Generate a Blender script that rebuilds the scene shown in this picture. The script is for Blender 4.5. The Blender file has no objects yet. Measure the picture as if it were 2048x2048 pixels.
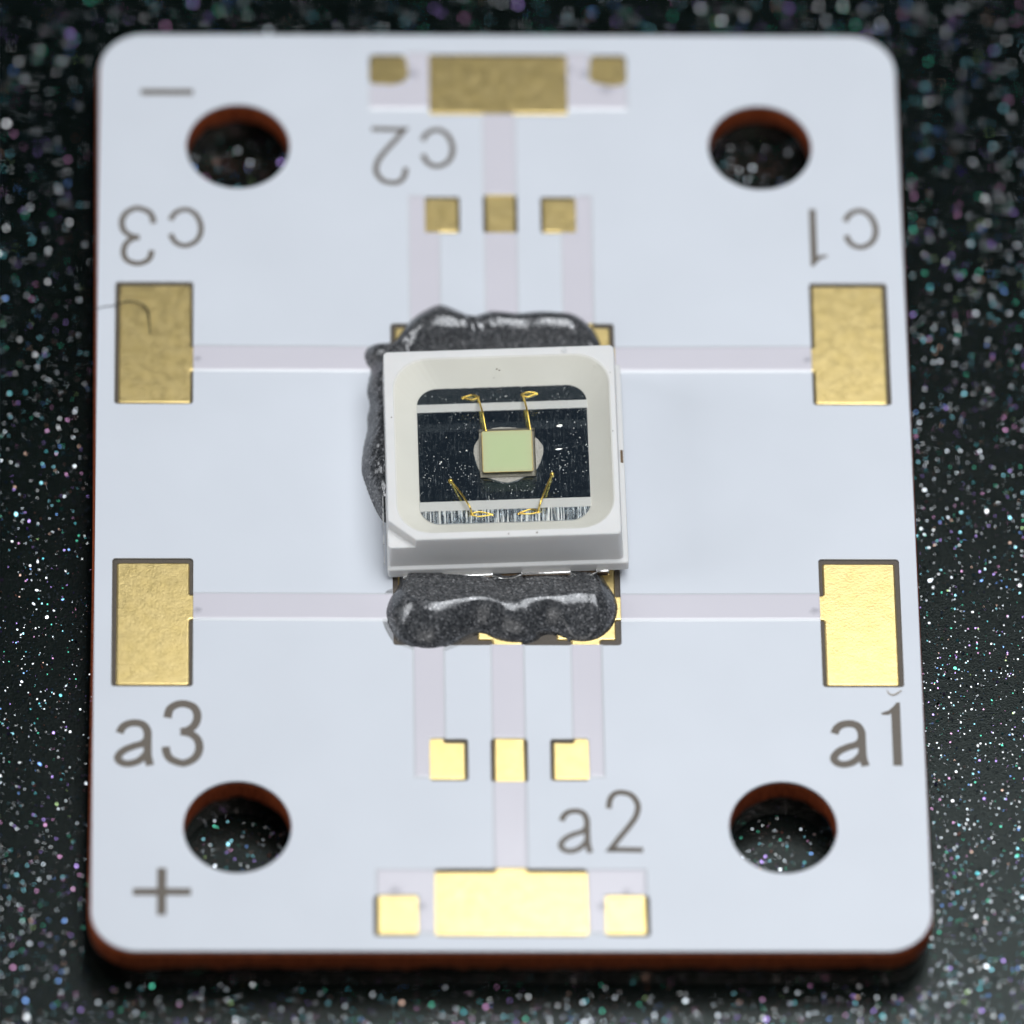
import bpy, bmesh, math, random
import numpy as np
from mathutils import Vector, Matrix
# One Blender unit is one millimetre of the real object.
random.seed(7); rng = np.random.default_rng(7)
S = bpy.context.scene; C = S.collection
R = math.radians

# ------------------------------------------------------------------ camera
cd = bpy.data.cameras.new('camera'); cam = bpy.data.objects.new('camera', cd); C.objects.link(cam)
cam.matrix_world = Matrix(((0.99959468, -0.00170658, -0.02841778, -6.10421089),
                           (-0.01434497, 0.83202701, -0.55454962, -122.86631668),
                           (0.02459074, 0.5547325, 0.83166529, 182.96636286),
                           (0, 0, 0, 1)))
cd.sensor_width = 36; cd.lens = 20109.9134 / 2048 * 36
cd.clip_start = 10; cd.clip_end = 1000
cd.dof.use_dof = True; cd.dof.focus_distance = 219.35
cd.dof.aperture_fstop = 0.0475
S.camera = cam

# ------------------------------------------------------------------ world and lamps
W = bpy.data.worlds.new('World'); S.world = W; W.use_nodes = True
bg = W.node_tree.nodes['Background']; bg.inputs[0].default_value = (0.55, 0.75, 1.0, 1); bg.inputs[1].default_value = 0.035
def area(name, loc, target, sx, sy, power, col):
    l = bpy.data.lights.new(name, 'AREA'); l.shape = 'RECTANGLE'; l.size = sx; l.size_y = sy; l.energy = power; l.color = col
    o = bpy.data.objects.new(name, l); C.objects.link(o); o.location = loc
    o.rotation_euler = (Vector(target) - Vector(loc)).to_track_quat('-Z', 'Y').to_euler(); return o
area('softbox_lamp', (14, 1, 66), (6, 2, 0), 60, 42, 45000, (0.95, 0.975, 1.0))
area('left_lamp', (-85, 5, 48), (0, 0, 0), 40, 50, 26000, (0.96, 0.98, 1.0))
area('front_fill_lamp', (-15, -110, 60), (0, 0, 0), 70, 50, 9500, (1.0, 0.98, 0.95))
S.view_settings.view_transform = 'Standard'; S.view_settings.look = 'None'
S.view_settings.exposure = 0; S.view_settings.gamma = 1
S.render.engine = 'CYCLES'; S.cycles.use_denoising = True
S.cycles.sample_clamp_indirect = 6.0; S.cycles.max_bounces = 8; S.cycles.transparent_max_bounces = 8

# ------------------------------------------------------------------ material helpers
def lin(c): return tuple((v / 255 / 12.92) if v / 255 <= 0.04045 else ((v / 255 + 0.055) / 1.055) ** 2.4 for v in c) + (1,)
class M:
    def __init__(s, name, base=(.5, .5, .5), rough=.5, metal=0., spec=.5, coat=0., coat_r=.1):
        s.m = bpy.data.materials.new(name); s.m.use_nodes = True; s.t = s.m.node_tree; s.b = s.t.nodes['Principled BSDF']
        s.set('Base Color', tuple(base) + (1,)); s.set('Roughness', rough); s.set('Metallic', metal); s.set('Specular IOR Level', spec)
        s.set('Coat Weight', coat); s.set('Coat Roughness', coat_r)
        s.co = s.n('ShaderNodeTexCoord').outputs['Object']
    def set(s, k, v): s.b.inputs[k].default_value = v
    def n(s, typ, **kw):
        x = s.t.nodes.new(typ)
        for k, v in kw.items(): setattr(x, k, v)
        return x
    def l(s, a, b): s.t.links.new(a, b)
    def mapc(s, scale=(1, 1, 1), loc=(0, 0, 0)):
        x = s.n('ShaderNodeMapping'); x.inputs['Scale'].default_value = scale; x.inputs['Location'].default_value = loc
        s.l(s.co, x.inputs[0]); return x.outputs[0]
    def noise(s, scale, detail=3, rough=.5, vec=None):
        x = s.n('ShaderNodeTexNoise'); x.inputs['Scale'].default_value = scale; x.inputs['Detail'].default_value = detail
        x.inputs['Roughness'].default_value = rough; s.l(vec or s.co, x.inputs['Vector']); return x.outputs[0]
    def voro(s, scale, feature='F1', out='Distance', vec=None, rnd=1.):
        x = s.n('ShaderNodeTexVoronoi', feature=feature); x.inputs['Scale'].default_value = scale
        x.inputs['Randomness'].default_value = rnd; s.l(vec or s.co, x.inputs['Vector']); return x.outputs[out]
    def ramp(s, f, stops):
        x = s.n('ShaderNodeValToRGB'); e = x.color_ramp.elements
        while len(e) < len(stops): e.new(.5)
        for i, (p, c) in enumerate(stops):
            e[i].position = p; e[i].color = (c, c, c, 1) if isinstance(c, (int, float)) else tuple(c)[:3] + (1,)
        s.l(f, x.inputs[0]); return x.outputs[0]
    def math(s, op, a, b=None, clamp=False):
        x = s.n('ShaderNodeMath', operation=op, use_clamp=clamp)
        for i, v in enumerate((a, b)):
            if v is None: continue
            if isinstance(v, (int, float)): x.inputs[i].default_value = v
            else: s.l(v, x.inputs[i])
        return x.outputs[0]
    def mix(s, f, a, b):
        x = s.n('ShaderNodeMix', data_type='RGBA')
        for i, v in ((0, f), (6, a), (7, b)):
            if isinstance(v, (int, float)): x.inputs[i].default_value = v
            elif isinstance(v, tuple): x.inputs[i].default_value = tuple(v)[:3] + (1,)
            else: s.l(v, x.inputs[i])
        return x.outputs[2]
    def bump(s, h, dist, strength=1., prev=None):
        x = s.n('ShaderNodeBump'); x.inputs['Strength'].default_value = strength; x.inputs['Distance'].default_value = dist
        s.l(h, x.inputs['Height'])
        if prev is not None: s.l(prev, x.inputs['Normal'])
        s.l(x.outputs[0], s.b.inputs['Normal']); return x.outputs[0]
    def inp(s, k, v): s.l(v, s.b.inputs[k])

# white solder mask: satin paint with a very slight waviness and a few specks
def mask_mat(name, col):
    k = M(name, col, .42, 0, .35, coat=.25, coat_r=.25)
    big = k.noise(.35, 2); dust = k.voro(2.2)
    sp = k.ramp(dust, [(0.0, 1.0), (.022, 1.0), (.03, 0.0)])
    pick = k.ramp(k.noise(1.7, 1), [(.60, 0.), (.64, 1.)])
    f = k.math('MULTIPLY', k.math('MULTIPLY', sp, pick), .35)
    c = k.mix(k.ramp(big, [(.35, 0.), (.7, 1.)]), tuple(x * .975 for x in col), tuple(min(1, x * 1.01) for x in col))
    k.inp('Base Color', k.mix(f, c, (.35, .34, .36)))
    n1 = k.bump(k.noise(.9, 2), .05, .25)
    k.bump(k.noise(14, 3), .004, .3, n1); return k.m
m_mask = mask_mat('white_solder_mask', (.715, .75, .81))
m_trace = mask_mat('white_mask_over_copper', (.705, .68, .74))
for n_, v_ in (('Coat Weight', .9), ('Coat Roughness', .16)): m_trace.node_tree.nodes['Principled BSDF'].inputs[n_].default_value = v_
m_bank = mask_mat('white_mask_bank', (.74, .76, .80))
for n_, v_ in (('Coat Weight', 1.), ('Coat Roughness', .14)): m_bank.node_tree.nodes['Principled BSDF'].inputs[n_].default_value = v_
k = M('brown_laminate', (.105, .088, .07), .5, 0, .4)
k.inp('Base Color', k.ramp(k.noise(30, 3), [(.3, (.085, .07, .055)), (.7, (.125, .105, .083))])); k.bump(k.noise(40, 2), .003, .4); m_lam = k.m
k = M('brown_lettering', (.16, .14, .118), .55, 0, .3); k.inp('Base Color', k.ramp(k.noise(25, 3), [(.3, (.145, .125, .105)), (.7, (.18, .155, .13))])); m_ink = k.m

# copper core: rough sheared band above, burnished band below
k = M('copper_core', (.45, .13, .05), .45, 1.)
sep = k.n('ShaderNodeSeparateXYZ'); k.l(k.co, sep.inputs[0])
zz = k.math('ADD', sep.outputs[2], k.math('MULTIPLY', k.math('SUBTRACT', k.noise(2.2, 3, .6, k.mapc((1, 1, .2))), .5), .35))
up = k.ramp(zz, [(0.0, 0), (1, 1)])
fac = k.n('ShaderNodeMapRange'); fac.inputs[1].default_value = -.74; fac.inputs[2].default_value = -.54; k.l(zz, fac.inputs[0]); fo = fac.outputs[0]
k.inp('Base Color', k.mix(fo, (.07, .045, .033), k.ramp(k.noise(1, 5, .7, k.mapc((11, 11, 2.2))), [(.3, (.25, .045, .012)), (.7, (.50, .115, .036))])))
k.inp('Metallic', k.math('SUBTRACT', 1.0, k.math('MULTIPLY', fo, .45)))
k.inp('Roughness', k.math('ADD', .16, k.math('MULTIPLY', fo, .42)))
b1 = k.bump(k.noise(12, 4, .6, k.mapc((1, 1, .35))), .06, .55)
m_copper = k.m

# immersion gold: warm, orange-peel, small pits
k = M('gold_plating', (1.0, .77, .33), .30, 1.)
k.inp('Base Color', k.ramp(k.noise(3, 3), [(.3, (.91, .70, .29)), (.7, (.96, .75, .34))]))
k.inp('Roughness', k.ramp(k.noise(5, 3), [(.3, .32), (.7, .40)]))
n1 = k.bump(k.noise(19, 3, .6), .0048, .7)
k.bump(k.voro(3.1, vec=k.mapc((1, 1, 1), (3.3, 1.1, 0))), .004, .3, n1)
m_gold = k.m
k = M('bond_wire_gold', (1.0, .72, .18), .22, 1.); k.bump(k.noise(30, 2), .004, .3); m_wire = k.m

# housing
k = M('white_moulded_plastic', (.78, .77, .755), .5, 0, .4)
k.set('Subsurface Weight', .35); k.set('Subsurface Radius', (.25, .22, .2)); k.set('Subsurface Scale', 1.0)
dust = k.ramp(k.voro(2.0, vec=k.mapc((1, 1, 1), (.4, .2, .1))), [(0, 1.), (.016, 1.), (.024, 0.)])
pk = k.ramp(k.noise(2.3, 1), [(.56, 0.), (.6, 1.)])
k.inp('Base Color', k.mix(k.math('MULTIPLY', dust, pk), k.ramp(k.noise(1.2, 2), [(.3, (.76, .755, .745)), (.7, (.80, .79, .775))]), (.12, .11, .10)))
n1 = k.bump(k.noise(5, 4, .6), .012, .35); k.bump(k.noise(40, 3), .003, .35, n1); m_white = k.m
k = M('cup_wall_plastic', (.83, .815, .765), .5, 0, .3)
k.inp('Base Color', k.ramp(k.noise(1.5, 2), [(.3, (.83, .815, .765)), (.7, (.86, .845, .795))])); k.bump(k.noise(30, 3), .003, .3); m_cup = k.m

# silvered lead frame
def silver(name, streak, rough, dustamt, seed):
    k = M(name, (.80, .84, .88), rough, 1.)
    v = k.mapc((13 if streak > .5 else 30, .5, 1), (seed, seed * .7, 0)); s1 = k.noise(1.0, 4, .7, v)
    lines = k.mapc((1, .12, 1), (seed, seed, 0))
    fleck = k.ramp(k.voro(7.5, vec=k.mapc((1, .8, 1), (seed * 2, seed, 0))), [(0, 1.), (.08, 1.), (.13, 0.)])
    fl2 = k.ramp(k.voro(21, vec=k.mapc((1, .7, 1), (seed, seed * 3, 0))), [(0, 1.), (.16, 1.), (.22, 0.)])
    dens = k.ramp(k.noise(1.1, 2, .5, k.mapc((1, 1, 1), (seed, 0, 0))), [(.40, .15), (.62, 1.)])
    br = k.ramp(k.noise(9, 1), [(.42, 0.), (.6, 1.)])
    fl = k.math('MULTIPLY', k.math('MULTIPLY', k.math('MAXIMUM', fleck, fl2), dens), k.math('MULTIPLY', br, dustamt), True)
    scr = k.math('MULTIPLY', k.ramp(k.noise(1.0, 3, .8, k.mapc((34, 2.6, 1), (seed, 0, 0))), [(.56, 0.), (.70, .45)]), dustamt * .55)
    fl = k.math('MAXIMUM', fl, scr)
    if streak > .5: fl = k.math('MAXIMUM', fl, k.math('MULTIPLY', k.ramp(k.noise(1.0, 3, .75, k.mapc((19, .35, 1), (seed, 0, 0))), [(.49, 0.), (.55, 1.)]), k.ramp(k.noise(1.6, 2), [(.35, .15), (.6, .8)])))
    k.inp('Base Color', k.mix(fl, (.46, .54, .62), (.95, .94, .90)))
    k.inp('Metallic', k.math('SUBTRACT', 1.0, k.math('MULTIPLY', fl, .65)))
    k.inp('Roughness', k.math('ADD', rough, k.math('MULTIPLY', fl, .45)))
    n1 = k.bump(s1, .02, streak); k.bump(k.noise(9, 3), .004, .2, n1); return k.m
m_silver = silver('brushed_silver', .10, .07, 1.0, 1.3)
m_silver2 = silver('streaked_silver', 1.0, .09, .5, 4.1)
k = M('tinned_lead', (.86, .85, .83), .22, 1.); k.bump(k.noise(12, 3), .02, .5); m_tin = k.m
k = M('dark_cut_metal', (.16, .11, .07), .4, 1.); k.bump(k.noise(20, 3), .02, .5); m_cut = k.m

# encapsulant: a clear film that reflects a little and tints what lies below
k = M('clear_encapsulant'); t = k.t; t.nodes.remove(k.b); out = t.nodes['Material Output']
tr = k.n('ShaderNodeBsdfTransparent'); tr.inputs[0].default_value = (.995, .993, .98, 1)
gl = k.n('ShaderNodeBsdfGlossy'); gl.inputs['Roughness'].default_value = .06; fr = k.n('ShaderNodeFresnel'); fr.inputs[0].default_value = 1.42
mx = k.n('ShaderNodeMixShader'); k.l(fr.outputs[0], mx.inputs[0]); k.l(tr.outputs[0], mx.inputs[1]); k.l(gl.outputs[0], mx.inputs[2]); k.l(mx.outputs[0], out.inputs[0])
m_clear = k.m
k = M('sapphire_edge'); t = k.t; t.nodes.remove(k.b); out = t.nodes['Material Output']
tr = k.n('ShaderNodeBsdfTransparent'); tr.inputs[0].default_value = (.93, .92, .88, 1)
gl = k.n('ShaderNodeBsdfGlossy'); gl.inputs['Roughness'].default_value = .12; fr = k.n('ShaderNodeFresnel'); fr.inputs[0].default_value = 1.76
mx = k.n('ShaderNodeMixShader'); k.l(fr.outputs[0], mx.inputs[0]); k.l(tr.outputs[0], mx.inputs[1]); k.l(gl.outputs[0], mx.inputs[2]); k.l(mx.outputs[0], out.inputs[0])
m_sapph = k.m
k = M('pale_green_phosphor', (.56, .68, .37), .45, 0, .5)
sep = k.n('ShaderNodeSeparateXYZ'); k.l(k.co, sep.inputs[0])
ed = k.math('MAXIMUM', k.math('ABSOLUTE', sep.outputs[0]), k.math('ABSOLUTE', sep.outputs[1]))
ed = k.math('ADD', ed, k.math('MULTIPLY', k.noise(12, 2), .03))
k.inp('Base Color', k.ramp(ed, [(.0, (.58, .69, .40)), (.40, (.60, .70, .41)), (.535, (.62, .67, .40)), (.565, (.60, .42, .16))])); m_green = k.m
k = M('silver_die_paste', (.52, .50, .46), .6, .25, .5); k.inp('Base Color', k.ramp(k.noise(22, 3), [(.3, (.46, .44, .41)), (.7, (.62, .60, .56))])); k.bump(k.noise(35, 3), .02, .7); m_paste = k.m

# grey granular paste
k = M('grey_granular_paste', (.07, .072, .076), .3, .0, 1.)
v1 = k.n('ShaderNodeTexVoronoi'); v1.inputs['Scale'].default_value = 24; k.l(k.co, v1.inputs['Vector'])
gr = k.n('ShaderNodeSeparateColor'); k.l(v1.outputs['Color'], gr.inputs[0])
tw = k.ramp(gr.outputs[0], [(.0, (.045, .048, .054)), (.6, (.10, .103, .108)), (.86, (.14, .14, .145)), (1., (.28, .28, .29))])
k.inp('Base Color', tw); k.inp('Metallic', k.ramp(gr.outputs[1], [(.3, .15), (.8, .55)]))
k.inp('Roughness', k.ramp(gr.outputs[2], [(0., .15), (1., .22)]))
n1 = k.bump(v1.outputs['Distance'], .008, .26); n2 = k.bump(k.noise(5, 3), .012, .2, n1)
m_blob = k.m
k = M('dried_flux', (.3, .26, .22), .25, 0, .5); k.set('Alpha', .11); m_flux = k.m

# the dark sheet
k = M('dark_grained_sheet', (.010, .013, .012), .55, 0, .30)
k.inp('Base Color', k.ramp(k.noise(7, 4, .7), [(.3, (.0006, .0019, .0013)), (.7, (.0035, .0062, .0052))]))
k.inp('Roughness', k.ramp(k.noise(3, 3), [(.3, .19), (.7, .25)]))
n1 = k.bump(k.noise(26, 4, .7), .006, .5); k.set('Specular Tint', (.86, 1., .96, 1)); k.bump(k.voro(30), .006, .4, n1); m_sheet = k.m
k = M('glitter_flake', (.8, .8, .8), .11, 1.)
at = k.n('ShaderNodeAttribute'); at.attribute_name = 'tint'; k.inp('Base Color', at.outputs['Color']); m_flake = k.m
k = M('dark_fibre', (.02, .015, .01), .5); m_hair = k.m
k = M('pale_fibre', (.42, .34, .24), .5); m_lint = k.m
k = M('stain', (.22, .22, .27), .6); k.set('Alpha', 1.)
sep = k.n('ShaderNodeVectorMath', operation='LENGTH'); k.l(k.co, sep.inputs[0])
ln = k.math('ADD', sep.outputs['Value'], k.math('MULTIPLY', k.math('SUBTRACT', k.noise(6, 3), .5), .2))
k.inp('Alpha', k.ramp(ln, [(0, .24), (.06, .2), (.22, 0.)])); m_stain = k.m

# ------------------------------------------------------------------ mesh helpers
def link(name, me, mats, parent=None, loc=None, smooth=35):
    o = bpy.data.objects.new(name, me); C.objects.link(o)
    for m in (mats if isinstance(mats, (list, tuple)) else [mats]): me.materials.append(m)
    if smooth:
        me.polygons.foreach_set('use_smooth', [True] * len(me.polygons)); me.set_sharp_from_angle(angle=R(smooth))
    if parent: o.parent = parent
    if loc: o.location = loc
    return o
def tag(o, label=None, cat=None, group=None, kind=None):
    for a, b in (('label', label), ('category', cat), ('group', group), ('kind', kind)):
        if b: o[a] = b
    return o
def empty(name, loc, rz=0):
    o = bpy.data.objects.new(name, None); C.objects.link(o); o.location = loc; o.rotation_euler.z = rz; o.empty_display_size = .5; return o
def area2(p): return sum(p[i][0] * p[(i + 1) % len(p)][1] - p[(i + 1) % len(p)][0] * p[i][1] for i in range(len(p)))
def orient(p, ccw): return list(p) if (area2(p) > 0) == ccw else list(p)[::-1]
def prism(name, outer, holes, z0, z1, mats, parent=None, bev=0., seg=2, smooth=35):
    """closed slab with round-edged outline and real holes"""
    cu = bpy.data.curves.new(name, 'CURVE'); cu.dimensions = '2D'; cu.fill_mode = 'BOTH'
    cu.extrude = (z1 - z0) / 2 - bev; cu.bevel_depth = bev; cu.bevel_resolution = seg; cu.offset = -bev
    for pts, ccw in [(outer, True)] + [(h, False) for h in holes]:
        pts = orient(pts, ccw); sp = cu.splines.new('POLY'); sp.points.add(len(pts) - 1); sp.use_cyclic_u = True
        for i, p in enumerate(pts): sp.points[i].co = (p[0], p[1], 0, 1)
    t = bpy.data.objects.new('tmp', cu); C.objects.link(t)
    me = bpy.data.meshes.new_from_object(t.evaluated_get(bpy.context.evaluated_depsgraph_get()))
    bpy.data.objects.remove(t); bpy.data.curves.remove(cu)
    me.transform(Matrix.Translation((0, 0, (z0 + z1) / 2)))
    me.materials.clear()
    return link(name, me, mats, parent, smooth=smooth)
def rrect(x0, x1, y0, y1, r, n=5):
    rs = r if isinstance(r, (tuple, list)) else (r,) * 4     # radii: BL BR TR TL
    out = []
    for (cx, cy, a0, q) in ((x0, y0, 180, rs[0]), (x1, y0, 270, rs[1]), (x1, y1, 0, rs[2]), (x0, y1, 90, rs[3])):
        if q <= 0: out.append((cx, cy)); continue
        ox = cx + (q if cx == x0 else -q); oy = cy + (q if cy == y0 else -q)
        for i in range(n + 1):
            a = R(a0 + 90 * i / n); out.append((ox + q * math.cos(a), oy + q * math.sin(a)))
    return out
def roundpoly(pts, r, n=3):
    out = []; N = len(pts)
    for i in range(N):
        p, a, b = Vector(pts[i]), Vector(pts[i - 1]), Vector(pts[(i + 1) % N])
        da, db = (a - p), (b - p); q = min(r, da.length * .45, db.length * .45)
        A = p + da.normalized() * q; B = p + db.normalized() * q
        for j in range(n + 1):
            t = j / n; out.append(tuple(A * (1 - t) ** 2 + p * 2 * t * (1 - t) + B * t * t))
    return out
def circle(cx, cy, r, n=72): return [(cx + r * math.cos(2 * math.pi * i / n), cy + r * math.sin(2 * math.pi * i / n)) for i in range(n)]
def catmull(P, n=8, closed=False):
    P = [Vector(p) for p in P]; out = []; N = len(P)
    for i in range(N if closed else N - 1):
        g = lambda j: P[j % N] if closed else P[max(0, min(N - 1, j))]
        a, b, c, d = g(i - 1), g(i), g(i + 1), g(i + 2)
        for j in range(n):
            t = j / n
            out.append(.5 * ((2 * b) + (c - a) * t + (2 * a - 5 * b + 4 * c - d) * t * t + (3 * b - a - 3 * c + d) * t ** 3))
    if not closed: out.append(P[-1])
    return out
def tube(bm, path, rad, n=10):
    """round tube along 3D points; rad may vary"""
    path = [Vector(p) for p in path]; rings = []; up = Vector((0, 0, 1))
    for i, p in enumerate(path):
        t = (path[min(i + 1, len(path) - 1)] - path[max(i - 1, 0)]).normalized()
        s = t.cross(up); s = s.normalized() if s.length > 1e-4 else Vector((1, 0, 0)); u = s.cross(t)
        r = rad[i] if isinstance(rad, (list, tuple)) else rad
        rings.append([bm.verts.new(p + (s * math.cos(a) + u * math.sin(a)) * r) for a in [2 * math.pi * j / n for j in range(n)]])
    for a, b in zip(rings, rings[1:]):
        for j in range(n): bm.faces.new((a[j], a[(j + 1) % n], b[(j + 1) % n], b[j]))
    bm.faces.new(rings[0][::-1]); bm.faces.new(rings[-1])
def ball(bm, c, rx, rz=None):
    rz = rz or rx
    bmesh.ops.create_uvsphere(bm, u_segments=16, v_segments=10, radius=1, matrix=Matrix.Translation(c) @ Matrix.Diagonal((rx, rx, rz, 1)))
def bmobj(name, bm, mats, parent=None, loc=None, smooth=35):
    me = bpy.data.meshes.new(name); bm.normal_update(); bm.to_mesh(me); bm.free(); return link(name, me, mats, parent, loc, smooth)
def box(name, x0, x1, y0, y1, z0, z1, mats, parent=None, bev=.01):
    return prism(name, rrect(x0, x1, y0, y1, 0), [], z0, z1, mats, parent, bev)

# ------------------------------------------------------------------ the sheet underneath
ZB = -1.36
bm = bmesh.new(); bmesh.ops.create_grid(bm, x_segments=1, y_segments=1, size=90)
g = bmobj('table_surface', bm, m_sheet, loc=(0, 0, ZB), smooth=0)
tag(g, 'near-black grained sheet under the circuit board', kind='structure')

# glitter: thousands of tiny flakes bedded at all tilts in the sheet
NF = 85000
area_pts = []
HC = [(-5.8525, 8.979), (5.8525, 8.979), (-5.8525, -8.979), (5.8525, -8.979)]
x = rng.uniform(-13.5, 13.5, NF * 3); y = rng.uniform(-15, 16.5, NF * 3)
inside = (np.abs(x) < 8.97) & (np.abs(y) < 12.1)
near = np.zeros(len(x), bool)
for hx, hy in HC: near |= (x - hx) ** 2 + (y - hy) ** 2 < 1.4 ** 2
keep = (~inside) | near
x, y = x[keep][:NF], y[keep][:NF]; n = len(x)
sz = rng.lognormal(math.log(.0098), .52, n); sz = np.clip(sz, .004, .05)
tilt = np.abs(rng.normal(0, R(24), n)); az = rng.uniform(0, 2 * np.pi, n); spin = rng.uniform(0, 2 * np.pi, n)
nx, ny, nz = np.sin(tilt) * np.cos(az), np.sin(tilt) * np.sin(az), np.cos(tilt)
N3 = np.stack([nx, ny, nz], 1); T = np.cross(N3, np.stack([np.cos(spin), np.sin(spin), 0 * spin], 1)); T /= np.linalg.norm(T, axis=1)[:, None]; B = np.cross(N3, T)
c0 = np.stack([x, y, np.full(n, ZB) + sz * np.sin(tilt) + .012], 1)
asp = rng.uniform(.55, 1., n)
V = []
ang = [R(a) for a in (0, 60, 120, 180, 240, 300)]
for a in ang: V.append(c0 + T * (sz * math.cos(a))[:, None] + B * (sz * asp * math.sin(a))[:, None])
V = np.stack(V, 1).reshape(-1, 3)
me = bpy.data.meshes.new('glitter'); me.vertices.add(len(V)); me.vertices.foreach_set('co', V.ravel().astype(np.float32))
me.loops.add(6 * n); me.loops.foreach_set('vertex_index', np.arange(6 * n, dtype=np.int32)); me.polygons.add(n)
me.polygons.foreach_set('loop_start', np.arange(0, 6 * n, 6, dtype=np.int32)); me.update()
pal = np.array([(.80, .84, .90), (.84, .84, .86), (.35, .75, .85), (.12, .62, .42), (.50, .34, .80), (.80, .42, .70), (.25, .45, .90), (.75, .50, .40), (.55, .75, .35), (.15, .55, .60)])
pi = rng.choice(10, n, p=[.33, .2, .11, .08, .08, .06, .05, .03, .015, .045])
col = pal[pi] * rng.uniform(.5, 1., n)[:, None]
cc = np.concatenate([np.repeat(col, 6, 0), np.ones((6 * n, 1))], 1)
ca = me.color_attributes.new('tint', 'FLOAT_COLOR', 'CORNER'); ca.data.foreach_set('color', cc.ravel().astype(np.float32))
gl = link('glitter', me, m_flake, smooth=0)
tag(gl, 'tiny white, teal, green and violet glitter scattered over the dark sheet', kind='stuff')

# ------------------------------------------------------------------ circuit board
pcb = empty('circuit_board', (0, 0, ZB))
tag(pcb, 'white circuit board with gold pads, brown lettering and four round holes', 'circuit board')
pcb.location = (0, 0, 0)
BW, BL = 17.9326 / 2, 24.1678 / 2
outline = rrect(-BW, BW, -BL, BL, 1.0, 14)
holes = [circle(hx, hy, 1.155) for hx, hy in HC]
prism('copper_base', rrect(-BW - .055, BW + .03, -BL - .03, BL + .03, 1.04, 14), holes, ZB + .01, -.115, m_copper, pcb, .05)
dx = .015
prism('laminate_layer', rrect(-BW + dx, BW - dx, -BL + dx, BL - dx, 1.0, 14), [circle(hx, hy, 1.17) for hx, hy in HC], -.117, -.06, m_lam, pcb, 0)
# windows opened in the mask; each is (x0, x1, y0, y1)
wins = [(-8.57, -6.84, 1.99, 5.27), (6.84, 8.57, 1.99, 5.27), (-8.58, -6.82, -5.40, -2.085), (6.82, 8.58, -5.40, -2.085),
        (-1.55, 1.55, 9.87, 11.56), (-2.90, -2.08, 10.70, 11.55), (2.08, 2.90, 10.70, 11.55),
        (-1.68, -.90, 6.61, 7.61), (-.385, .385, 6.61, 7.65), (.90, 1.68, 6.61, 7.61),
        (-1.71, -.885, -7.80, -6.74), (-.40, .40, -7.835, -6.74), (.885, 1.71, -7.80, -6.74),
        (-1.63, 1.62, -11.71, -10.02), (-2.945, -2.0, -11.71, -10.70), (2.0, 2.945, -11.71, -10.70),
        (-2.475, 2.475, -4.33, 4.16)]
wpoly = [rrect(*w, .07, 3) for w in wins]
wpoly[5] = roundpoly([(-2.90, 10.72), (-2.2, 10.68), (-2.0, 10.92), (-2.09, 11.55), (-2.90, 11.55)], .14)
wpoly[6] = roundpoly([(2.90, 10.72), (2.5, 10.66), (2.04, 10.82), (2.09, 11.55), (2.90, 11.55)], .14)
prism('solder_mask', outline, holes and [circle(hx, hy, 1.16) for hx, hy in HC] + wpoly, -.062, 0, m_mask, pcb, .018)
# copper pads, plated in gold
ZG0, ZG1 = -.102, -.018
def pad(pts, r=.06, lift=0.): return prism('gold_pad', roundpoly(pts, r, 3), [], ZG0, ZG1 + lift, m_gold, pcb, .038, 4)
for s in (-1, 1):
    X = lambda v: s * v
    pad([(X(8.48), 2.02), (X(6.89), 2.02), (X(6.89), 2.89), (X(6.78), 2.89), (X(6.78), 3.53), (X(6.89), 3.53), (X(6.89), 5.19), (X(8.48), 5.19)])
    pad([(X(8.48), -5.355), (X(6.90), -5.355), (X(6.90), -3.66), (X(6.78), -3.66), (X(6.78), -3.02), (X(6.90), -3.02), (X(6.90), -2.19), (X(8.48), -2.19)])
    pad([(X(2.95), 10.6), (X(1.98), 10.6), (X(1.98), 11.5), (X(2.86), 11.5)], .03)
    pad([(X(2.87), -11.66), (X(1.95), -11.66), (X(1.95), -10.63), (X(2.87), -10.63)], .03)
    pad([(X(1.76), 6.55), (X(1.38), 6.55), (X(1.36), 6.64), (X(.945), 6.64), (X(.945), 7.57), (X(1.76), 7.57)], .04)
    pad([(X(1.8), -7.765), (X(.945), -7.765), (X(.945), -6.815), (X(1.385), -6.815), (X(1.40), -6.70), (X(1.8), -6.70)], .04)
pad([(-1.62, 9.90), (-.34, 9.90), (-.34, 9.80), (.34, 9.80), (.34, 9.90), (1.62, 9.90), (1.62, 11.52), (-1.62, 11.52)])
pad([(-1.70, -11.68), (1.70, -11.68), (1.70, -10.09), (.34, -10.09), (.34, -9.96), (-.34, -9.96), (-.34, -10.09), (-1.70, -10.09)])
pad([(-.33, 6.55), (.33, 6.55), (.33, 7.7), (-.33, 7.7)], .03); pad([(-.33, -7.9), (.34, -7.9), (.34, -6.68), (-.33, -6.68)], .03)
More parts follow.
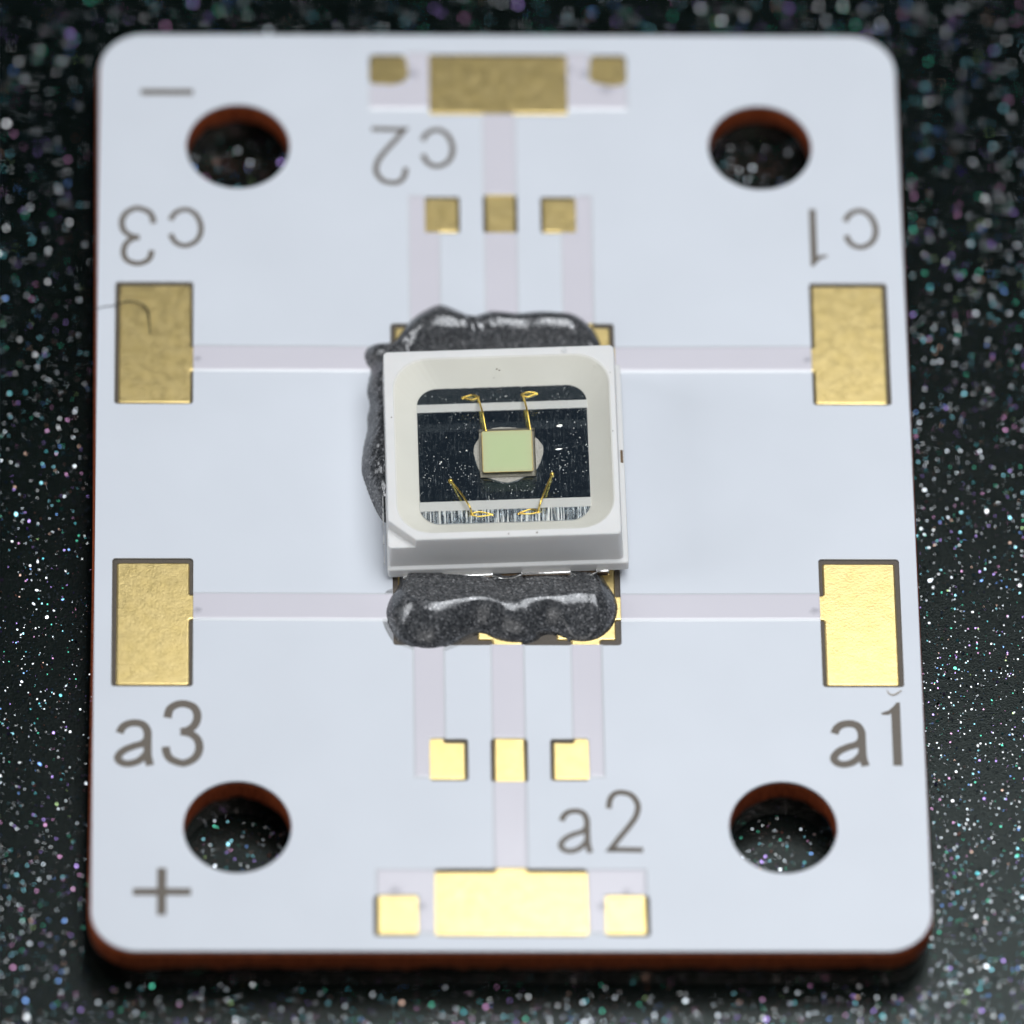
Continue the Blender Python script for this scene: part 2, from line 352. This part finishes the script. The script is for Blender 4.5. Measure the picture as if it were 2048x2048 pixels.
for sy, ye, ys in ((1, 4.06, 4.22), (-1, -4.18, -4.39)):
    side = (2.9, 3.53) if sy > 0 else (-3.05, -3.67)
    for s in (-1, 1):
        a, b = side if sy > 0 else side
        lo, hi = min(a, b), max(a, b)
        inn = 1.6 * sy
        if sy > 0: P = [(1.07, inn), (2.38, inn), (2.38, lo), (2.54, lo), (2.54, hi), (2.38, hi), (2.38, ye), (2.02, ye), (2.02, ys), (1.38, ys), (1.38, ye), (1.07, ye)]
        else: P = [(1.07, inn), (2.36, inn), (2.36, hi), (2.54, hi), (2.54, lo), (2.36, lo), (2.36, ye), (2.02, ye), (2.02, ys), (1.38, ys), (1.38, ye), (1.07, ye)]
        pad([(s * a, b) for a, b in P], .05)
    pad([(-.645, 1.6 * sy), (.65, 1.6 * sy), (.65, ye), (.33, ye), (.33, ys), (-.33, ys), (-.33, ye), (-.645, ye)], .05)
# traces that run under the mask: low ridges
ZT = .034
def ridge(pts):
    """low bank of mask over a trace: flat top, sloping sides; no side slope where an opened window begins"""
    P = [Vector(p) for p in orient(pts, True)]; n_ = len(P); G = []
    for i in range(n_):
        a, b = P[i], P[(i + 1) % n_]; e = (b - a).normalized(); nn = Vector((e.y, -e.x)); hit = False
        for t in (.15, .5, .85):
            q = a.lerp(b, t) + nn * .05
            if any(w[0] < q.x < w[1] and w[2] < q.y < w[3] for w in wins): hit = True
        G.append((nn, .004 if hit else .055))
    def ofs(k):
        out = []
        for i in range(n_):
            (n0, g0), (n1, g1) = G[i - 1], G[i]; a = g0 if k > 0 else -.03; b = g1 if k > 0 else -.03
            if k > 0: a, b = g0, g1
            den = n0.x * n1.y - n0.y * n1.x; p = P[i]
            if abs(den) < .15: out.append(p + (n0 + n1).normalized() * max(a, b)); continue
            out.append(p + Vector(((a * n1.y - b * n0.y) / den, (b * n0.x - a * n1.x) / den)))
        return out
    A_, B_, D_ = ofs(1), P, ofs(-1); vs = []
    for L_, z_ in ((A_, -.012), (A_, .0012), (B_, ZT * .80), (D_, ZT)): vs += [(p.x, p.y, z_) for p in L_]
    F = [list(range(3 * n_, 4 * n_))]; mi = [0]
    for k_ in range(3):
        for i in range(n_): j_ = (i + 1) % n_; F.append([k_ * n_ + i, k_ * n_ + j_, (k_ + 1) * n_ + j_, (k_ + 1) * n_ + i]); mi.append(1 if k_ < 2 else 0)
    me = bpy.data.meshes.new('covered_trace'); me.from_pydata(vs, [], F); me.update(); me.polygons.foreach_set('material_index', mi)
    return link('covered_trace', me, [m_trace, m_bank], pcb, smooth=0)
for s in (-1, 1):
    ridge([(s * 6.835, 2.90), (s * 6.835, 3.52), (s * 2.48, 3.49), (s * 2.48, 2.88)])
    ridge([(s * 6.815, -3.655), (s * 6.815, -3.02), (s * 2.48, -3.04), (s * 2.48, -3.675)])
    ridge([(s * 2.02, 4.165), (s * 1.38, 4.165), (s * 1.38, 6.6), (s * 1.69, 6.6), (s * 1.69, 7.59), (s * 2.02, 7.59)])
    ridge([(s * 2.02, -4.335), (s * 1.40, -4.335), (s * 1.40, -6.73), (s * 1.72, -6.73), (s * 1.72, -7.70), (s * 2.02, -7.70)])
    ridge([(s * 1.56, 10.03), (s * 2.88, 10.03), (s * 2.88, 10.68), (s * 2.45, 10.63), (s * 1.99, 10.80), (s * 2.06, 11.56), (s * 1.56, 11.56)])
    ridge([(s * 1.635, -11.61), (s * 1.985, -11.61), (s * 1.985, -10.69), (s * 2.86, -10.69), (s * 2.86, -10.08), (s * 1.635, -10.08)])
ridge([(-.34, 7.66), (.34, 7.66), (.34, 9.86), (-.34, 9.86)]); ridge([(-.34, 4.165), (.34, 4.165), (.34, 6.6), (-.34, 6.6)])
ridge([(-.335, -4.335), (.33, -4.335), (.33, -6.73), (-.335, -6.73)]); ridge([(-.335, -7.845), (.33, -7.845), (.33, -10.01), (-.335, -10.01)])
# stains beside the end pads
for sx_, sy_, sc in ((-1.93, 10.97, 1.1), (1.64, 11.11, .6), (1.95, 10.98, .9), (2.43, 10.53, .9), (-2.49, -10.61, .9), (-1.93, -10.99, .8), (1.93, -10.99, .8), (2.45, -10.62, .6), (-6.74, 3.17, .55), (6.74, 3.17, .6), (-6.72, -3.46, .6), (6.70, -3.46, .7)):
    bm = bmesh.new(); bmesh.ops.create_circle(bm, cap_ends=True, segments=20, radius=.28)
    o = bmobj('stain', bm, m_stain, pcb, (sx_, sy_, ZT + .003), 0); o.scale = (sc, sc * .8, 1)

# lettering: bands along pen strokes
def stroke(bm, path, w, z=0.):
    P = [Vector((p[0], p[1])) for p in path]; P = [p for i, p in enumerate(P) if i == 0 or (p - P[i - 1]).length > 1e-5]; L, Rr = [], []
    for i, p in enumerate(P):
        a = (p - P[i - 1]).normalized() if i else None; b = (P[i + 1] - p).normalized() if i < len(P) - 1 else None
        a = a or b; b = b or a; na, nb = Vector((-a.y, a.x)), Vector((-b.y, b.x)); m = (na + nb).normalized(); k_ = min(1 / max(m.dot(na), .35), 2.4)
        L.append(p + m * w / 2 * k_); Rr.append(p - m * w / 2 * k_)
    vs = [(bm.verts.new((l.x, l.y, z)), bm.verts.new((r.x, r.y, z))) for l, r in zip(L, Rr)]
    for (a, b), (c, d) in zip(vs, vs[1:]): bm.faces.new((b, d, c, a))
def sc(P, px, py, w, h):   # traced glyph grid -> mm
    (x0, x1), (y0, y1) = px, py
    return [((p[0] - x0) / (x1 - x0) * w, (y1 - p[1]) / (y1 - y0) * h) for p in P]
def glyph(ch, w, h, t):
    bm = bmesh.new()
    if ch == 'a':
        f = lambda P: sc(P, (635, 835), (260, 505), w, h)
        A = catmull(f([(660, 326), (675, 296), (705, 276), (750, 270), (790, 282), (811, 315), (813, 350)])) + catmull(f([(813, 350), (813, 400), (815, 455), (828, 505)]), 5)[1:]
        stroke(bm, A, t); stroke(bm, catmull(f([(812, 358), (785, 385), (735, 400), (680, 425), (652, 460), (668, 486), (708, 496), (760, 482), (800, 450), (813, 425)])), t * .95, .0004)
    elif ch == '3':
        f = lambda P: sc(P, (905, 1112), (155, 500), w, h)
        stroke(bm, catmull(f([(925, 242), (938, 195), (975, 170), (1020, 165), (1070, 185), (1090, 230), (1076, 280), (1040, 308), (998, 318)])), t)
        stroke(bm, catmull(f([(998, 318), (1050, 328), (1090, 360), (1101, 410), (1080, 458), (1035, 485), (1000, 489), (945, 468), (922, 435), (916, 400)])), t, .0004)
    elif ch == '2':
        f = lambda P: sc(P, (1650, 1885), (430, 830), w, h)
        stroke(bm, catmull(f([(1664, 545), (1675, 485), (1710, 448), (1762, 442), (1820, 462), (1857, 520), (1845, 590), (1800, 655), (1730, 735), (1670, 808)])) + [Vector(f([(1885, 812)])[0])], t)
    elif ch == 'c':
        f = lambda P: sc(P, (0, 80), (0, 112), w, h)
        stroke(bm, catmull(f([(74, 38), (66, 19), (52, 8), (36, 7), (18, 18), (8, 38), (7, 62), (16, 88), (32, 103), (48, 104), (64, 95), (75, 76)])), t)
    elif ch == '1':
        vs = [bm.verts.new((x_, y_, 0)) for x_, y_ in ((0, h * .835), (w * .38, h * .87), (w * .66, h * .94), (w * .82, h), (w, h), (w, 0), (w - t * 1.08, 0), (w - t * 1.08, h * .825), (w * .35, h * .80), (0, h * .805))]
        bm.faces.new(vs[::-1])
    return bm
def put(ch, x, y, w, h, t, flip=False):
    bm = glyph(ch, w, h, t); bmesh.ops.recalc_face_normals(bm, faces=bm.faces)
    top = bm.faces[:]; 
    for f_ in top:
        if f_.normal.z < 0: f_.normal_flip()
    o = bmobj('letter' if ch in 'ac' else 'digit', bm, m_ink, pcb, (x, y, .004), 0)
    if flip: o.rotation_euler.z = math.pi
    return o
put('a', -8.49, -7.43, .79, 1.13, .178); put('3', -7.44, -7.42, .81, 1.61, .178)
put('a', 6.93, -7.43, .77, 1.13, .178); put('1', 8.06, -7.42, .41, 1.62, .185)
put('a', 1.01, -9.63, .71, 1.10, .128); put('2', 2.07, -9.63, .76, 1.57, .128)
put('c', -6.61, 7.30, .80, 1.12, .122, True); put('3', -7.69, 7.31, .79, 1.60, .130, True)
put('c', 8.44, 7.31, .79, 1.13, .130, True); put('1', 7.275, 7.28, .375, 1.56, .14, True)
put('c', -.98, 9.51, .79, 1.14, .122, True); put('2', -2.05, 9.53, .81, 1.60, .122, True)
def sign(name, bars):
    bm = bmesh.new()
    for i, (a, b, c, d) in enumerate(bars):
        v = [bm.verts.new(p) for p in ((a, c, i * .0004), (b, c, i * .0004), (b, d, i * .0004), (a, d, i * .0004))]; bm.faces.new(v)
    bmobj(name, bm, m_ink, pcb, (0, 0, .004), 0)
sign('minus_sign', [(-8.04, -6.86, 10.385, 10.545)]); sign('plus_sign', [(-8.08, -6.84, -10.705, -10.525), (-7.565, -7.365, -11.20, -10.02)])

# ------------------------------------------------------------------ LED package
ROT = R(.9)
led = empty('led_package', (-.05, 0.0, .1), ROT); led.rotation_euler.y = R(-2.2)
LM = Matrix.Translation((-.05, 0, .1)) @ led.rotation_euler.to_matrix().to_4x4(); LI = LM.inverted(); VD = Vector((.0284, .5545, -.8317))
tag(led, 'square white surface mounted LED on grey paste at the board centre', 'LED')
LP = Vector((-.05, 0.0, .1))
def loc(x, y, z=0.):       # board millimetres -> package frame
    p = LI @ Vector((x, y, z)); d = LI.to_3x3() @ VD; return p + d * ((z - .1 - p.z) / d.z)
def ray(poly, a):
    d = Vector((math.cos(a), math.sin(a))); best = None
    for i in range(len(poly)):
        p, q = Vector(poly[i]), Vector(poly[(i + 1) % len(poly)]); e = q - p; den = d.x * e.y - d.y * e.x
        if abs(den) < 1e-12: continue
        t = (p.x * e.y - p.y * e.x) / den; u = (p.x * d.y - p.y * d.x) / den
        if t > 0 and -1e-6 <= u <= 1 + 1e-6: best = t if best is None else max(best, t)
    return (d.x * best, d.y * best)
def grow(P, d):   # shrink or grow a roughly centred outline
    return [(p[0] + d * (1 if p[0] > 0 else -1), p[1] + d * (1 if p[1] > 0 else -1)) for p in P]
def cham(hw, hh, c1, c2, r):
    base = rrect(-hw, hw, -hh, hh, (0, r, r, r), 4)[1:]
    return [(-hw + c1, -hh)] + base + [(-hw, -hh + c2)]
full = lambda hw, hh, r: rrect(-hw, hw, -hh, hh, r, 4)
sh = lambda P: [(p[0] + .05, p[1]) for p in P]
sec = [(.10, sh(full(2.60, 2.60, .06)), 0), (.12, sh(full(2.62, 2.62, .06)), 0), (.37, sh(full(2.625, 2.62, .06)), 0), (.39, sh(full(2.61, 2.605, .06)), 0),
       (.42, full(2.56, 2.54, .08), 0), (1.08, full(2.535, 2.495, .09), 0),
       (1.0804, cham(2.535, 2.495, .60, .54, .09), 0), (1.335, cham(2.525, 2.483, .60, .54, .1), 0), (1.35, cham(2.51, 2.468, .595, .535, .1), 0),
       (1.3505, rrect(-2.34, 2.42, -2.32, 2.29, .78, 8), 0), (1.335, rrect(-2.325, 2.405, -2.305, 2.275, .77, 8), 1),
       (1.10, rrect(-2.07, 2.16, -2.08, 2.01, .68, 8), 1), (.92, rrect(-1.835, 1.905, -1.83, 1.75, .48, 8), 1)]
angs = set(round(2 * math.pi * i / 200, 5) for i in range(200))
for z, P, m_ in sec:
    for p in P: angs.add(round(math.atan2(p[1], p[0]) % (2 * math.pi), 5))
angs = sorted(angs); clean = []
for a in angs:
    if not clean or a - clean[-1] > 2e-4: clean.append(a)
bm = bmesh.new(); rings = [[bm.verts.new((*ray(P, a), z)) for a in clean] for z, P, _ in sec]
for (r0, r1, s_) in zip(rings, rings[1:], sec[1:]):
    for j in range(len(clean)):
        f_ = bm.faces.new((r0[j], r0[(j + 1) % len(clean)], r1[(j + 1) % len(clean)], r1[j])); f_.material_index = s_[2]
bm.faces.new(rings[0][::-1]); f_ = bm.faces.new(rings[-1]); f_.material_index = 0
housing = bmobj('housing', bm, [m_white, m_cup], led, smooth=28)
# lead frame at the cup floor
FZ = .925
fl = rrect(-1.825, 1.895, -1.82, 1.74, .45, 10)
def clip(P, y0, y1, jag=.006):
    def half(P, keep, y):
        out = []
        for i in range(len(P)):
            a, b = P[i], P[(i + 1) % len(P)]
            if keep(a[1]): out.append(a)
            if keep(a[1]) != keep(b[1]):
                t = (y - a[1]) / (b[1] - a[1]); out.append((a[0] + (b[0] - a[0]) * t, y))
        return out
    P = half(half(P, lambda v: v >= y0, y0), lambda v: v <= y1, y1); out = []
    for i in range(len(P)):          # straight cut edges get a faint saw-tooth
        a, b = P[i], P[(i + 1) % len(P)]; out.append(a); L_ = math.dist(a, b)
        if L_ > .5 and abs(a[1] - b[1]) < .02:
            n_ = int(L_ / .06)
            for j in range(1, n_): t = j / n_; out.append((a[0] + (b[0] - a[0]) * t, a[1] + random.uniform(-jag, jag)))
    return out
def plate(name, P, z, m_, rx=0., par=led):
    me = bpy.data.meshes.new(name); n_ = len(P); P = orient(P, True)
    cy = sum(p[1] for p in P) / n_
    vs = [(p[0], p[1] - cy, 0) for p in P] + [(p[0], p[1] - cy, -.008) for p in P]
    me.from_pydata(vs, [], [list(range(n_)), list(range(n_, 2 * n_))[::-1]] + [[(i + 1) % n_, i, n_ + i, n_ + (i + 1) % n_] for i in range(n_)])
    o = link(name, me, m_, par, (0, cy, z), 0); o.rotation_euler.x = rx; return o
plate('upper_lead', clip(fl, 1.33, 1.74), FZ + .012, m_silver, R(-.5))
plate('die_pad', clip(fl, -1.235, 1.115), FZ + .010, m_silver)
plate('lower_lead', clip(fl, -1.82, -1.49), FZ + .022, m_silver2, R(2.3))
# rim of warm light-coloured edge round the floor is part of the moulding; white bars between the leads
box('insulating_bar', -1.83, 1.90, 1.12, 1.325, FZ - .01, FZ + .02, m_white, led, .004)
box('insulating_bar', -1.83, 1.90, -1.485, -1.24, FZ - .01, FZ + .02, m_white, led, .004)
# die, paste, wires
dc = loc(.075, -.062); DX, DY = dc.x, dc.y
pp = []
for i in range(90):
    a = 2 * math.pi * i / 90; r_ = .735 + .022 * math.sin(3 * a + 1) + .012 * math.sin(7 * a) + random.uniform(-.006, .006)
    pp.append((r_ * math.cos(a) * 1.03, r_ * math.sin(a) * .985))
o = prism('die_attach_paste', pp, [], 0, .03, m_paste, led, .01); o.location = (DX + .005, DY + .02, FZ + .008)
bm = bmesh.new(); bmesh.ops.create_cube(bm, size=1, matrix=Matrix.Diagonal((1.225, 1.205, .125, 1)))
bmesh.ops.bevel(bm, geom=bm.edges[:], offset=.008, segments=1, affect='EDGES')
die = bmobj('die', bm, m_sapph, led, (DX, DY, FZ + .038 + .0625), 20)
bm = bmesh.new(); bmesh.ops.create_cube(bm, size=1, matrix=Matrix.Diagonal((1.205, 1.185, .004, 1))); 
bmobj('die_underside', bm, m_paste, die, (0, 0, -.055), 0)
gp = rrect(-.555, .555, -.545, .545, .05, 4)
o = prism('light_emitting_face', gp, [], -.012, .006, m_green, die, .003); o.location = (0, 0, .0625)
def wire(pts, rad=.0135, balls=(), loops=()):
    bm = bmesh.new(); tube(bm, catmull([loc(*p) for p in pts], 8), rad, 10)
    for (p, r_, rz) in balls: ball(bm, loc(*p), r_, rz)
    for lp in loops: tube(bm, catmull([loc(*p) for p in lp], 8), rad * .72, 8)
    return bmobj('bond_wire', bm, m_wire, led, smooth=50)
z0 = FZ + .1 + .015; zt = z0 + .16
def tail(bx, by, tx, ty):   # the small open loop of wire beside a ball
    mx_, my_ = (bx + tx) / 2, (by + ty) / 2; s_ = .055
    return [[(bx, by, z0 + .05), (bx * .65 + tx * .35, by + s_, z0 + .03), (bx * .25 + tx * .75, (my_ + ty) / 2 + s_ * .5, z0 + .02), (tx, ty, z0 + .01)],
            [(bx, by - .02, z0 + .02), (bx * .65 + tx * .35, by - s_, z0 + .012), (bx * .25 + tx * .75, (my_ + ty) / 2 - s_ * .5, z0 + .012), (tx, ty, z0 + .01)]]
def mkwire(ball_xy, tip_xy, tail_xy, zb, ztip, apex):
    bx, by = ball_xy; tx, ty = tip_xy
    P = [(bx, by, zb), (bx + (tx - bx) * .12, by + (ty - by) * .12, zb + apex), (bx + (tx - bx) * .55, by + (ty - by) * .55, max(zb, ztip) + apex * .8), (tx, ty, ztip)]
    L_ = tail(bx, by, *tail_xy)
    return wire(P, .022, [((bx, by, zb), .045, .03), ((tx, ty, ztip), .032, .016), ((tail_xy[0], tail_xy[1], z0), .034, .014)], L_)
mkwire((-.60, 1.45), (-.435, .475), (-.93, 1.44), z0, zt + .01, .10)
mkwire((.385, 1.52), (.535, .52), (.70, 1.56), z0, zt + .01, .10)
mkwire((-.76, -1.63), (-1.21, -.76), (-.32, -1.63), z0, z0 + .015, .16)
mkwire((.685, -1.555), (1.0, -.585), (.25, -1.60), z0, z0 + .015, .16)
for bx, by in ((-1.215, -.755), (1.0, -.575)):
    bm = bmesh.new(); ball(bm, loc(bx, by, z0 + .02), .05, .04); bmobj('wire_bond', bm, m_wire, led, smooth=50)
# clear filling, its surface just below the rim
o = prism('encapsulant', rrect(-2.35, 2.38, -2.30, 2.27, .76, 8), [], 1.314, 1.322, m_clear, led, 0)
# rough flash and cut tie bars along the two sides, leads below the front
for s in (-1, 1):
    me_pts = []
    bm = bmesh.new(); yy = -2.35
    while yy < 2.35:
        l_ = random.uniform(.06, .3); w_ = random.uniform(.004, .03)
        bmesh.ops.create_cube(bm, size=1, matrix=Matrix.Translation((s * (2.625 + w_ / 2), yy + l_ / 2, .27 + random.uniform(-.03, .03))) @ Matrix.Diagonal((w_, l_, random.uniform(.04, .12), 1)))
        yy += l_ + random.uniform(0, .06)
    bmobj('moulding_flash', bm, m_white, led, smooth=0)
    o = box('tie_bar', -.05, .05, -.17, .17, 0, .17, m_cut, led, .012); o.location = (s * 2.60, (.16 if s > 0 else -.05), .24)
for a, b in ((-2.24, -1.98), (-1.40, -.28), (.33, 1.42), (1.96, 2.24)):
    for s in (-1, 1):
        o = box('lead', a, b, -.10, .10, 0, .15, m_tin, led, .03); o.location = (0, s * 2.63, .09)
        c = box('lead_cut_face', a + .02, b - .02, -.006, .006, .005, .11, m_cut, o, .002); c.location = (0, s * .101, 0)
for P in ([(-2.0, .17), (-1.9, .10), (-1.7, .07), (-1.52, .10), (-1.38, .17)], [(-.30, .17), (-.15, .09), (.02, .06), (.2, .10), (.35, .17)], [(1.40, .17), (1.5, .10), (1.68, .08), (1.85, .10), (1.98, .16)]):
    bm = bmesh.new(); tube(bm, catmull([(x_, -2.71 - (.17 - z_) * .3, z_ + .03) for x_, z_ in P], 6), .022, 8); bmobj('solder_fillet', bm, m_tin, led, smooth=60)
    box('recess_shade_bar', P[0][0], P[-1][0], -2.66, -2.60, .02, .098, m_cut, led, .004)  # solid dark bar standing in for the shade of the gap between leads
# specks of dust and nicks
def speck(x, y, z, r_, m_, name='speck', sx=1.):
    bm = bmesh.new(); bmesh.ops.create_icosphere(bm, subdivisions=1, radius=r_)
    for v in bm.verts: v.co *= random.uniform(.6, 1.1)
    o = bmobj(name, bm, m_, led, loc(x, y, z), 0); o.scale = (sx, 1, .35); return o
for x, y, r_ in ((-2.5, .65, .02), (-.18, 1.93, .03), (-.13, 1.90, .025), (-.25, 1.70, .012), (.02, -2.40, .02), (.63, -2.36, .03), (2.33, .3, .015), (1.95, 2.0, .014), (2.3, 1.85, .013)):
    speck(x, y, 1.45, r_, m_cut)
speck(1.3, 2.42, 1.452, .07, m_white, 'chip', 1.3)
for x, y, r_, sx in ((1.18, .72, .045, 2.0), (1.15, .10, .035, 3.0), (1.36, .03, .03, 1.), (-.86, .06, .03, 1.), (-1.42, -.25, .03, 1.2), (-1.3, .4, .02, 1.), (-1.45, -.3, .02, 1.), (-1.0, .02, .02, 1.)): speck(x, y, 1.04, r_, m_tin, 'nick', sx)

# ------------------------------------------------------------------ paste
def paste(name, outline, H, w, top_fn=None, res=.035, seed=0, smooth_it=10, zoff=0., cap=False):
    P = np.array([tuple(p) for p in catmull(outline, 6, True)]); A = P; Bq = np.roll(P, -1, 0)
    x0, y0 = P.min(0) - .12; x1, y1 = P.max(0) + .12
    xs = np.arange(x0, x1, res); ys = np.arange(y0, y1, res); X, Y = np.meshgrid(xs, ys); Q = np.stack([X.ravel(), Y.ravel()], 1)
    D = np.full(len(Q), 1e9); ins = np.zeros(len(Q), bool)
    for a, b in zip(A, Bq):
        e = b - a; t = np.clip(((Q - a) @ e) / (e @ e + 1e-12), 0, 1); D = np.minimum(D, np.linalg.norm(Q - a - t[:, None] * e, axis=1))
        c = (a[1] > Q[:, 1]) != (b[1] > Q[:, 1])
        with np.errstate(divide='ignore', invalid='ignore'): ins ^= c & (Q[:, 0] < (b[0] - a[0]) * (Q[:, 1] - a[1]) / (b[1] - a[1]) + a[0])
    D = np.where(ins, D, -D).reshape(X.shape); t = np.clip(D / w, 0, 1)
    Z = H * (.3 * np.sqrt(np.clip(1 - (1 - t) ** 2, 0, 1)) + .7 * (1 - (1 - t) ** 1.5))
    r_ = np.random.default_rng(seed)
    for _ in range(smooth_it):
        Zp = np.pad(Z, 1, 'edge'); Z2 = (Zp[:-2, 1:-1] + Zp[2:, 1:-1] + Zp[1:-1, :-2] + Zp[1:-1, 2:]) / 4
        k_ = np.clip(D / .12, 0, 1); Z = Z * (1 - k_) + Z2 * k_
    if cap:      # the lower of the rounded edge and the crested top, blended
        Bt = top_fn(X, Y); k_ = .035; Z = -k_ * np.log(np.exp(-Z / k_) + np.exp(-np.maximum(Bt, .015) / k_))
    elif top_fn is not None: Z = Z + top_fn(X, Y) * np.clip(t * 1.6, 0, 1)
    Z = np.where(D < 0, D * 2.2, Z) + zoff
    ok = D > -.07; idx = -np.ones(X.shape, int); idx[ok] = np.arange(ok.sum())
    V = np.stack([X[ok], Y[ok], Z[ok]], 1); F = []
    for i in range(X.shape[0] - 1):
        for j in range(X.shape[1] - 1):
            q_ = (idx[i, j], idx[i, j + 1], idx[i + 1, j + 1], idx[i + 1, j])
            if min(q_) >= 0: F.append([int(v) for v in q_])
    me = bpy.data.meshes.new(name); me.from_pydata(V.tolist(), [], F); me.update()
    return link(name, me, m_blob, smooth=80)
def gs(X, Y, cx, cy, sx, sy, h, rot=0):
    c, s = math.cos(R(rot)), math.sin(R(rot)); u = (X - cx) * c + (Y - cy) * s; v = -(X - cx) * s + (Y - cy) * c
    return h * np.exp(-(u / sx) ** 2 - (v / sy) ** 2)
front = [(-2.15, -2.0), (-2.3, -2.45), (-2.34, -2.79), (-2.43, -2.96), (-2.55, -3.16), (-2.63, -3.48), (-2.6, -3.72), (-2.5, -4.0), (-2.36, -4.2), (-2.2, -4.32), (-1.97, -4.42), (-1.67, -4.45), (-1.4, -4.4),
         (-1.19, -4.31), (-0.99, -4.19), (-0.79, -4.07), (-0.62, -4.01), (-0.45, -4.04), (-0.28, -4.14), (-0.05, -4.22), (0.22, -4.25), (0.46, -4.23), (0.63, -4.15), (0.73, -4.05), (0.87, -4.0), (1.04, -4.02),
         (1.2, -4.1), (1.4, -4.19), (1.64, -4.22), (1.88, -4.18), (2.11, -4.04), (2.29, -3.8), (2.39, -3.47), (2.38, -3.19), (2.3, -2.95), (2.17, -2.71), (2.08, -2.5), (1.95, -2.0), (.6, -1.9), (-.8, -1.9)]
def ftop(X, Y):
    z = gs(X, Y, 0, -3.35, .28, .55, -.09) + gs(X, Y, 0, -2.75, .5, .35, -.08)
    ripple = .002 * np.sin(X * 9 + 3 * np.sin(Y * 5)) * np.cos(Y * 8 + 2 * np.sin(X * 4))
    yc = -3.46 + .12 * np.tanh((X - .8) / .5) + .04 * np.sin(X * 5)
    d = np.clip(yc - Y, 0, 1.4); z = z - np.where(d < .26, 1.15 * d * d, 1.15 * .0676 + .66 * (d - .26))
    z = z + .26 - .40 * np.clip(Y + 2.6, -1.2, .6) * np.where(Y > yc, 1, 0) - .40 * np.where(Y > yc, 0, 1) * np.clip(yc + 2.6, -1.2, .6)
    return z + ripple + gs(X, Y, .05, -3.1, .35, .25, 1, 0) * .018 * np.sin(X * 34 + Y * 21) * np.cos(X * 17 - Y * 30)
pf = paste('paste_blob', front, .80, .95, ftop, seed=1, smooth_it=6, cap=True)
tag(pf, 'three-lobed glossy dark grey paste blob along the LED front edge', 'paste blob', 'grey paste round the LED')
back = [(2.19, 3.4), (2.1, 3.81), (1.96, 4.06), (1.79, 4.25), (1.56, 4.39), (1.21, 4.43), (.87, 4.45), (.59, 4.43), (.35, 4.40), (.07, 4.43), (-.2, 4.46), (-.41, 4.41), (-.62, 4.33), (-.82, 4.39), (-1.03, 4.50),
        (-1.23, 4.60), (-1.44, 4.63), (-1.65, 4.52), (-1.89, 4.36), (-2.1, 4.13), (-2.27, 3.84), (-2.46, 3.60), (-2.75, 3.58), (-2.98, 3.48), (-3.06, 3.28), (-3.02, 3.04), (-2.92, 2.86), (-2.96, 2.63), (-3.0, 2.29), (-2.94, 1.96), (-3.0, 1.63),
        (-3.0, 1.3), (-3.08, .89), (-3.12, .56), (-3.13, .2), (-3.06, -.12), (-2.94, -.52), (-2.79, -.91), (-2.62, -1.15), (-2.3, -1.0), (-2.2, .5), (-2.2, 2.0), (-1.6, 2.1), (0, 2.1), (1.6, 2.2), (2.1, 2.8)]
def btop(X, Y):
    z = gs(X, Y, -.62, 3.8, .26, .7, -.07) + gs(X, Y, .45, 3.8, .26, .7, -.03) + gs(X, Y, -1.3, 3.6, .6, .4, .07) + gs(X, Y, -.62, 4.0, .3, .35, 1) * .03 * np.sin(X * 25 + Y * 9)
    side = np.clip((-X - 2.45) / .2, 0, 1) * np.clip((3.2 - Y) / .5, 0, 1)
    d = np.clip(4.08 - Y, 0, .9); dr = np.where(d < .42, .95 * d * d, .95 * .42 ** 2 + .8 * (d - .42)); z = z - np.minimum(dr, .48) * np.clip((X + 2.5) / .4, 0, 1)
    return z + .003 * np.sin(X * 8 + 3 * np.sin(Y * 6)) * np.cos(Y * 9) - side * .0 + side * .03 * np.sin(Y * 7 + 2 * np.sin(Y * 3)) + side * .015 * np.sin(Y * 23) * np.sin(X * 31)
pb = paste('paste_blob', back, .60, .52, btop, seed=2)
tag(pb, 'lumpy dark grey paste blob behind and along the left side of the LED', 'paste blob', 'grey paste round the LED')
# thin dried film that spread out from the front blob
fo = [(-2.62, -2.95), (-2.70, -3.3), (-2.71, -3.7), (-2.60, -4.05), (-2.45, -4.28), (-2.15, -4.42), (-1.85, -4.53), (-1.5, -4.53), (-1.2, -4.42), (-.9, -4.25), (-.7, -4.0), (-.9, -3.6), (-1.8, -3.2), (-2.3, -2.9)]
me = prism('dried_film', [tuple(p) for p in catmull(fo, 5, True)], [], .0, .027, m_flux, pf, .008); me['label'] = 'thin translucent film spread beyond the paste'

# ------------------------------------------------------------------ stray fibres
def fibre(name, pts, rad, m_, label):
    bm = bmesh.new(); P = catmull(pts, 8); n_ = len(P); rr = [rad * (.45 + .55 * math.sin(math.pi * min(1, (i + 2) / (n_ + 2)) ** 1.6)) for i in range(n_)]
    tube(bm, P, rr, 7); o = bmobj(name, bm, m_, smooth=60); return tag(o, label, 'fibre')
fibre('hair', [(-9.02, 4.50, .02), (-8.8, 4.57, .03), (-8.62, 4.60, .02), (-8.46, 4.66, .03), (-8.26, 4.70, .04), (-8.06, 4.66, .05), (-7.90, 4.53, .06), (-7.83, 4.38, .05), (-7.81, 4.16, .02), (-7.79, 3.86, .0)], .016, m_hair, 'dark curved hair lying across the gold pad below the upside-down c3')
fibre('lint', [(8.20, -5.50, .02), (8.24, -5.58, .02), (8.33, -5.62, .02), (8.43, -5.57, .03), (8.52, -5.50, .02)], .014, m_lint, 'short pale fibre between the a1 lettering and the gold pad above it')
